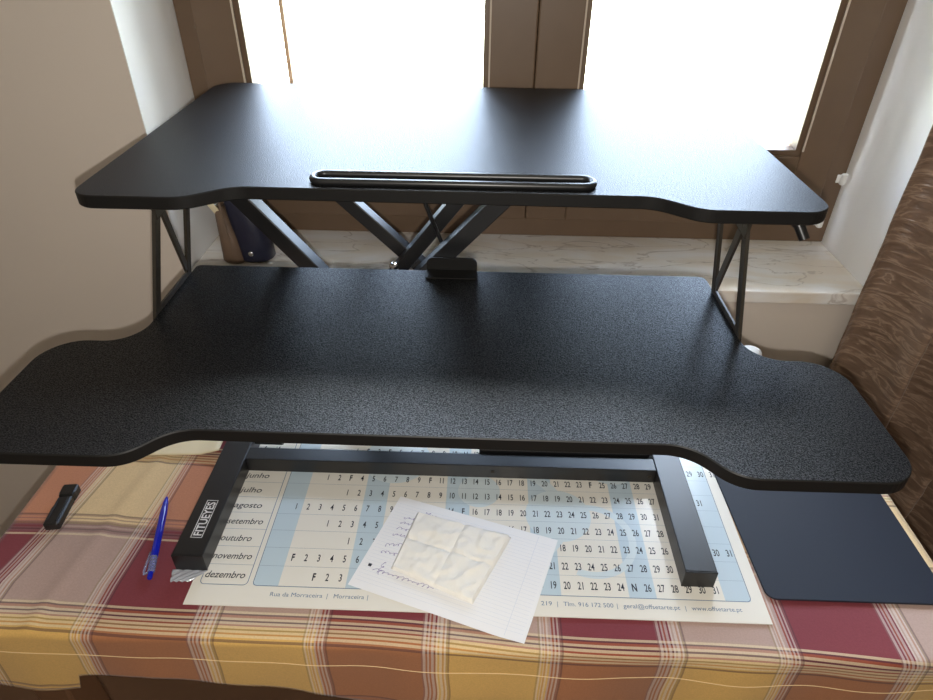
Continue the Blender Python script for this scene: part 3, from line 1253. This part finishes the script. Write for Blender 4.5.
def loft(bm, secs, n=28, pw=2.6):
    rings = []
    for (cx, cy, z, rx, ry) in secs:
        rg = []
        for k in range(n):
            a = 2 * PI * k / n
            c, s = math.cos(a), math.sin(a)
            rg.append(bm.verts.new((cx + rx * math.copysign(abs(c) ** (2 / pw), c), cy + ry * math.copysign(abs(s) ** (2 / pw), s), z)))
        rings.append(rg)
    for A, B in zip(rings, rings[1:]):
        for k in range(n):
            bm.faces.new((A[k], A[(k + 1) % n], B[(k + 1) % n], B[k]))
    bm.faces.new(rings[0][::-1])
    bm.faces.new(rings[-1])
    bmesh.ops.recalc_face_normals(bm, faces=bm.faces[:])


bm = NB()
loft(bm, [(-.440, 1.125, SILL + .0005, .028, .022), (-.438, 1.125, SILL + .006, .034, .027), (-.440, 1.125, SILL + .05, .033, .027), (-.452, 1.127, SILL + .10, .028, .024), (-.462, 1.128, SILL + .150, .024, .012), (-.464, 1.128, SILL + .158, .022, .004)])
link('body', bm, M_navy, pouch, smooth=True, angle=60)
bm = NB()
loft(bm, [(-.476, 1.118, SILL + .0005, .020, .022), (-.477, 1.118, SILL + .006, .023, .026), (-.480, 1.119, SILL + .05, .019, .025), (-.488, 1.122, SILL + .095, .012, .018), (-.491, 1.124, SILL + .105, .008, .010)])
tag(link('side_panel', bm, M_brownfab, pouch, smooth=True, angle=60), 'brown gauzy side panel')
bm = NB()
tube(bm, [(-.472, 1.098, SILL + .004), (-.474, 1.096, SILL + .05), (-.482, 1.102, SILL + .10), (-.486, 1.114, SILL + .150)], .0022, 8)
link('zipper', bm, M_brownfab, pouch, smooth=True)
bm = NB()
beam(bm, (-.512, 1.113, SILL + .128), (-.490, 1.113, SILL + .092), .012, .004, (0, 1, 0), .0015)
tag(link('tab', bm, M_cream, pouch), 'pale cream pull tab')
bm = NB()
lathe(bm, [(.005, 0), (.005, .002), (.003, .0035)], n=16, mtx=Matrix.Translation((-.440, 1.098, SILL + .022)) @ mtx)
link('stud', bm, M_chrome, pouch, smooth=True, angle=40)
for k, (x, m_) in enumerate(((-.470, M_chrome), (-.456, M_plastic))):
    bm = NB()
    tube(bm, [(x, 1.128, SILL + .14), (x - .014, 1.129, SILL + .205)], .0035, 10)
    link('pen_end', bm, m_, pouch, smooth=True, angle=50)

# ------------------------------------------------------------------ curtain
bm = NB()
NXc, NZc = 150, 90
gz0, gz1 = 0.03, 2.35
g = []
for i in range(NXc + 1):
    t = i / NXc
    col = []
    for j in range(NZc + 1):
        s = j / NZc
        z = gz0 + (gz1 - gz0) * s
        x = .690 + t * .66
        ph = t * 2 * PI * 4.8
        y = .965 - .050 * math.cos(ph + 2.4) + .012 * math.sin(2 * ph + z * 1.5) + .010 * mnoise.noise(Vector((x * 6, z * 2, 0))) + .003 * mnoise.noise(Vector((x * 30, z * 25, 5)))
        x += .018 * math.sin(ph) - .02 * (1 - s) * (1 - t) + .008 * mnoise.noise(Vector((t * 4, z * 3, 8)))
        col.append(bm.verts.new((x, y, z)))
    g.append(col)
for i in range(NXc):
    for j in range(NZc):
        bm.faces.new((g[i][j], g[i + 1][j], g[i + 1][j + 1], g[i][j + 1]))
bmesh.ops.recalc_face_normals(bm, faces=bm.faces[:])
cur = link('curtain', bm, M_curtain, smooth=True)
s_ = cur.modifiers.new('thickness', 'SOLIDIFY')
s_.thickness = .0015
tag(cur, 'shiny crinkled brown satin curtain hanging right of the window', 'curtain')
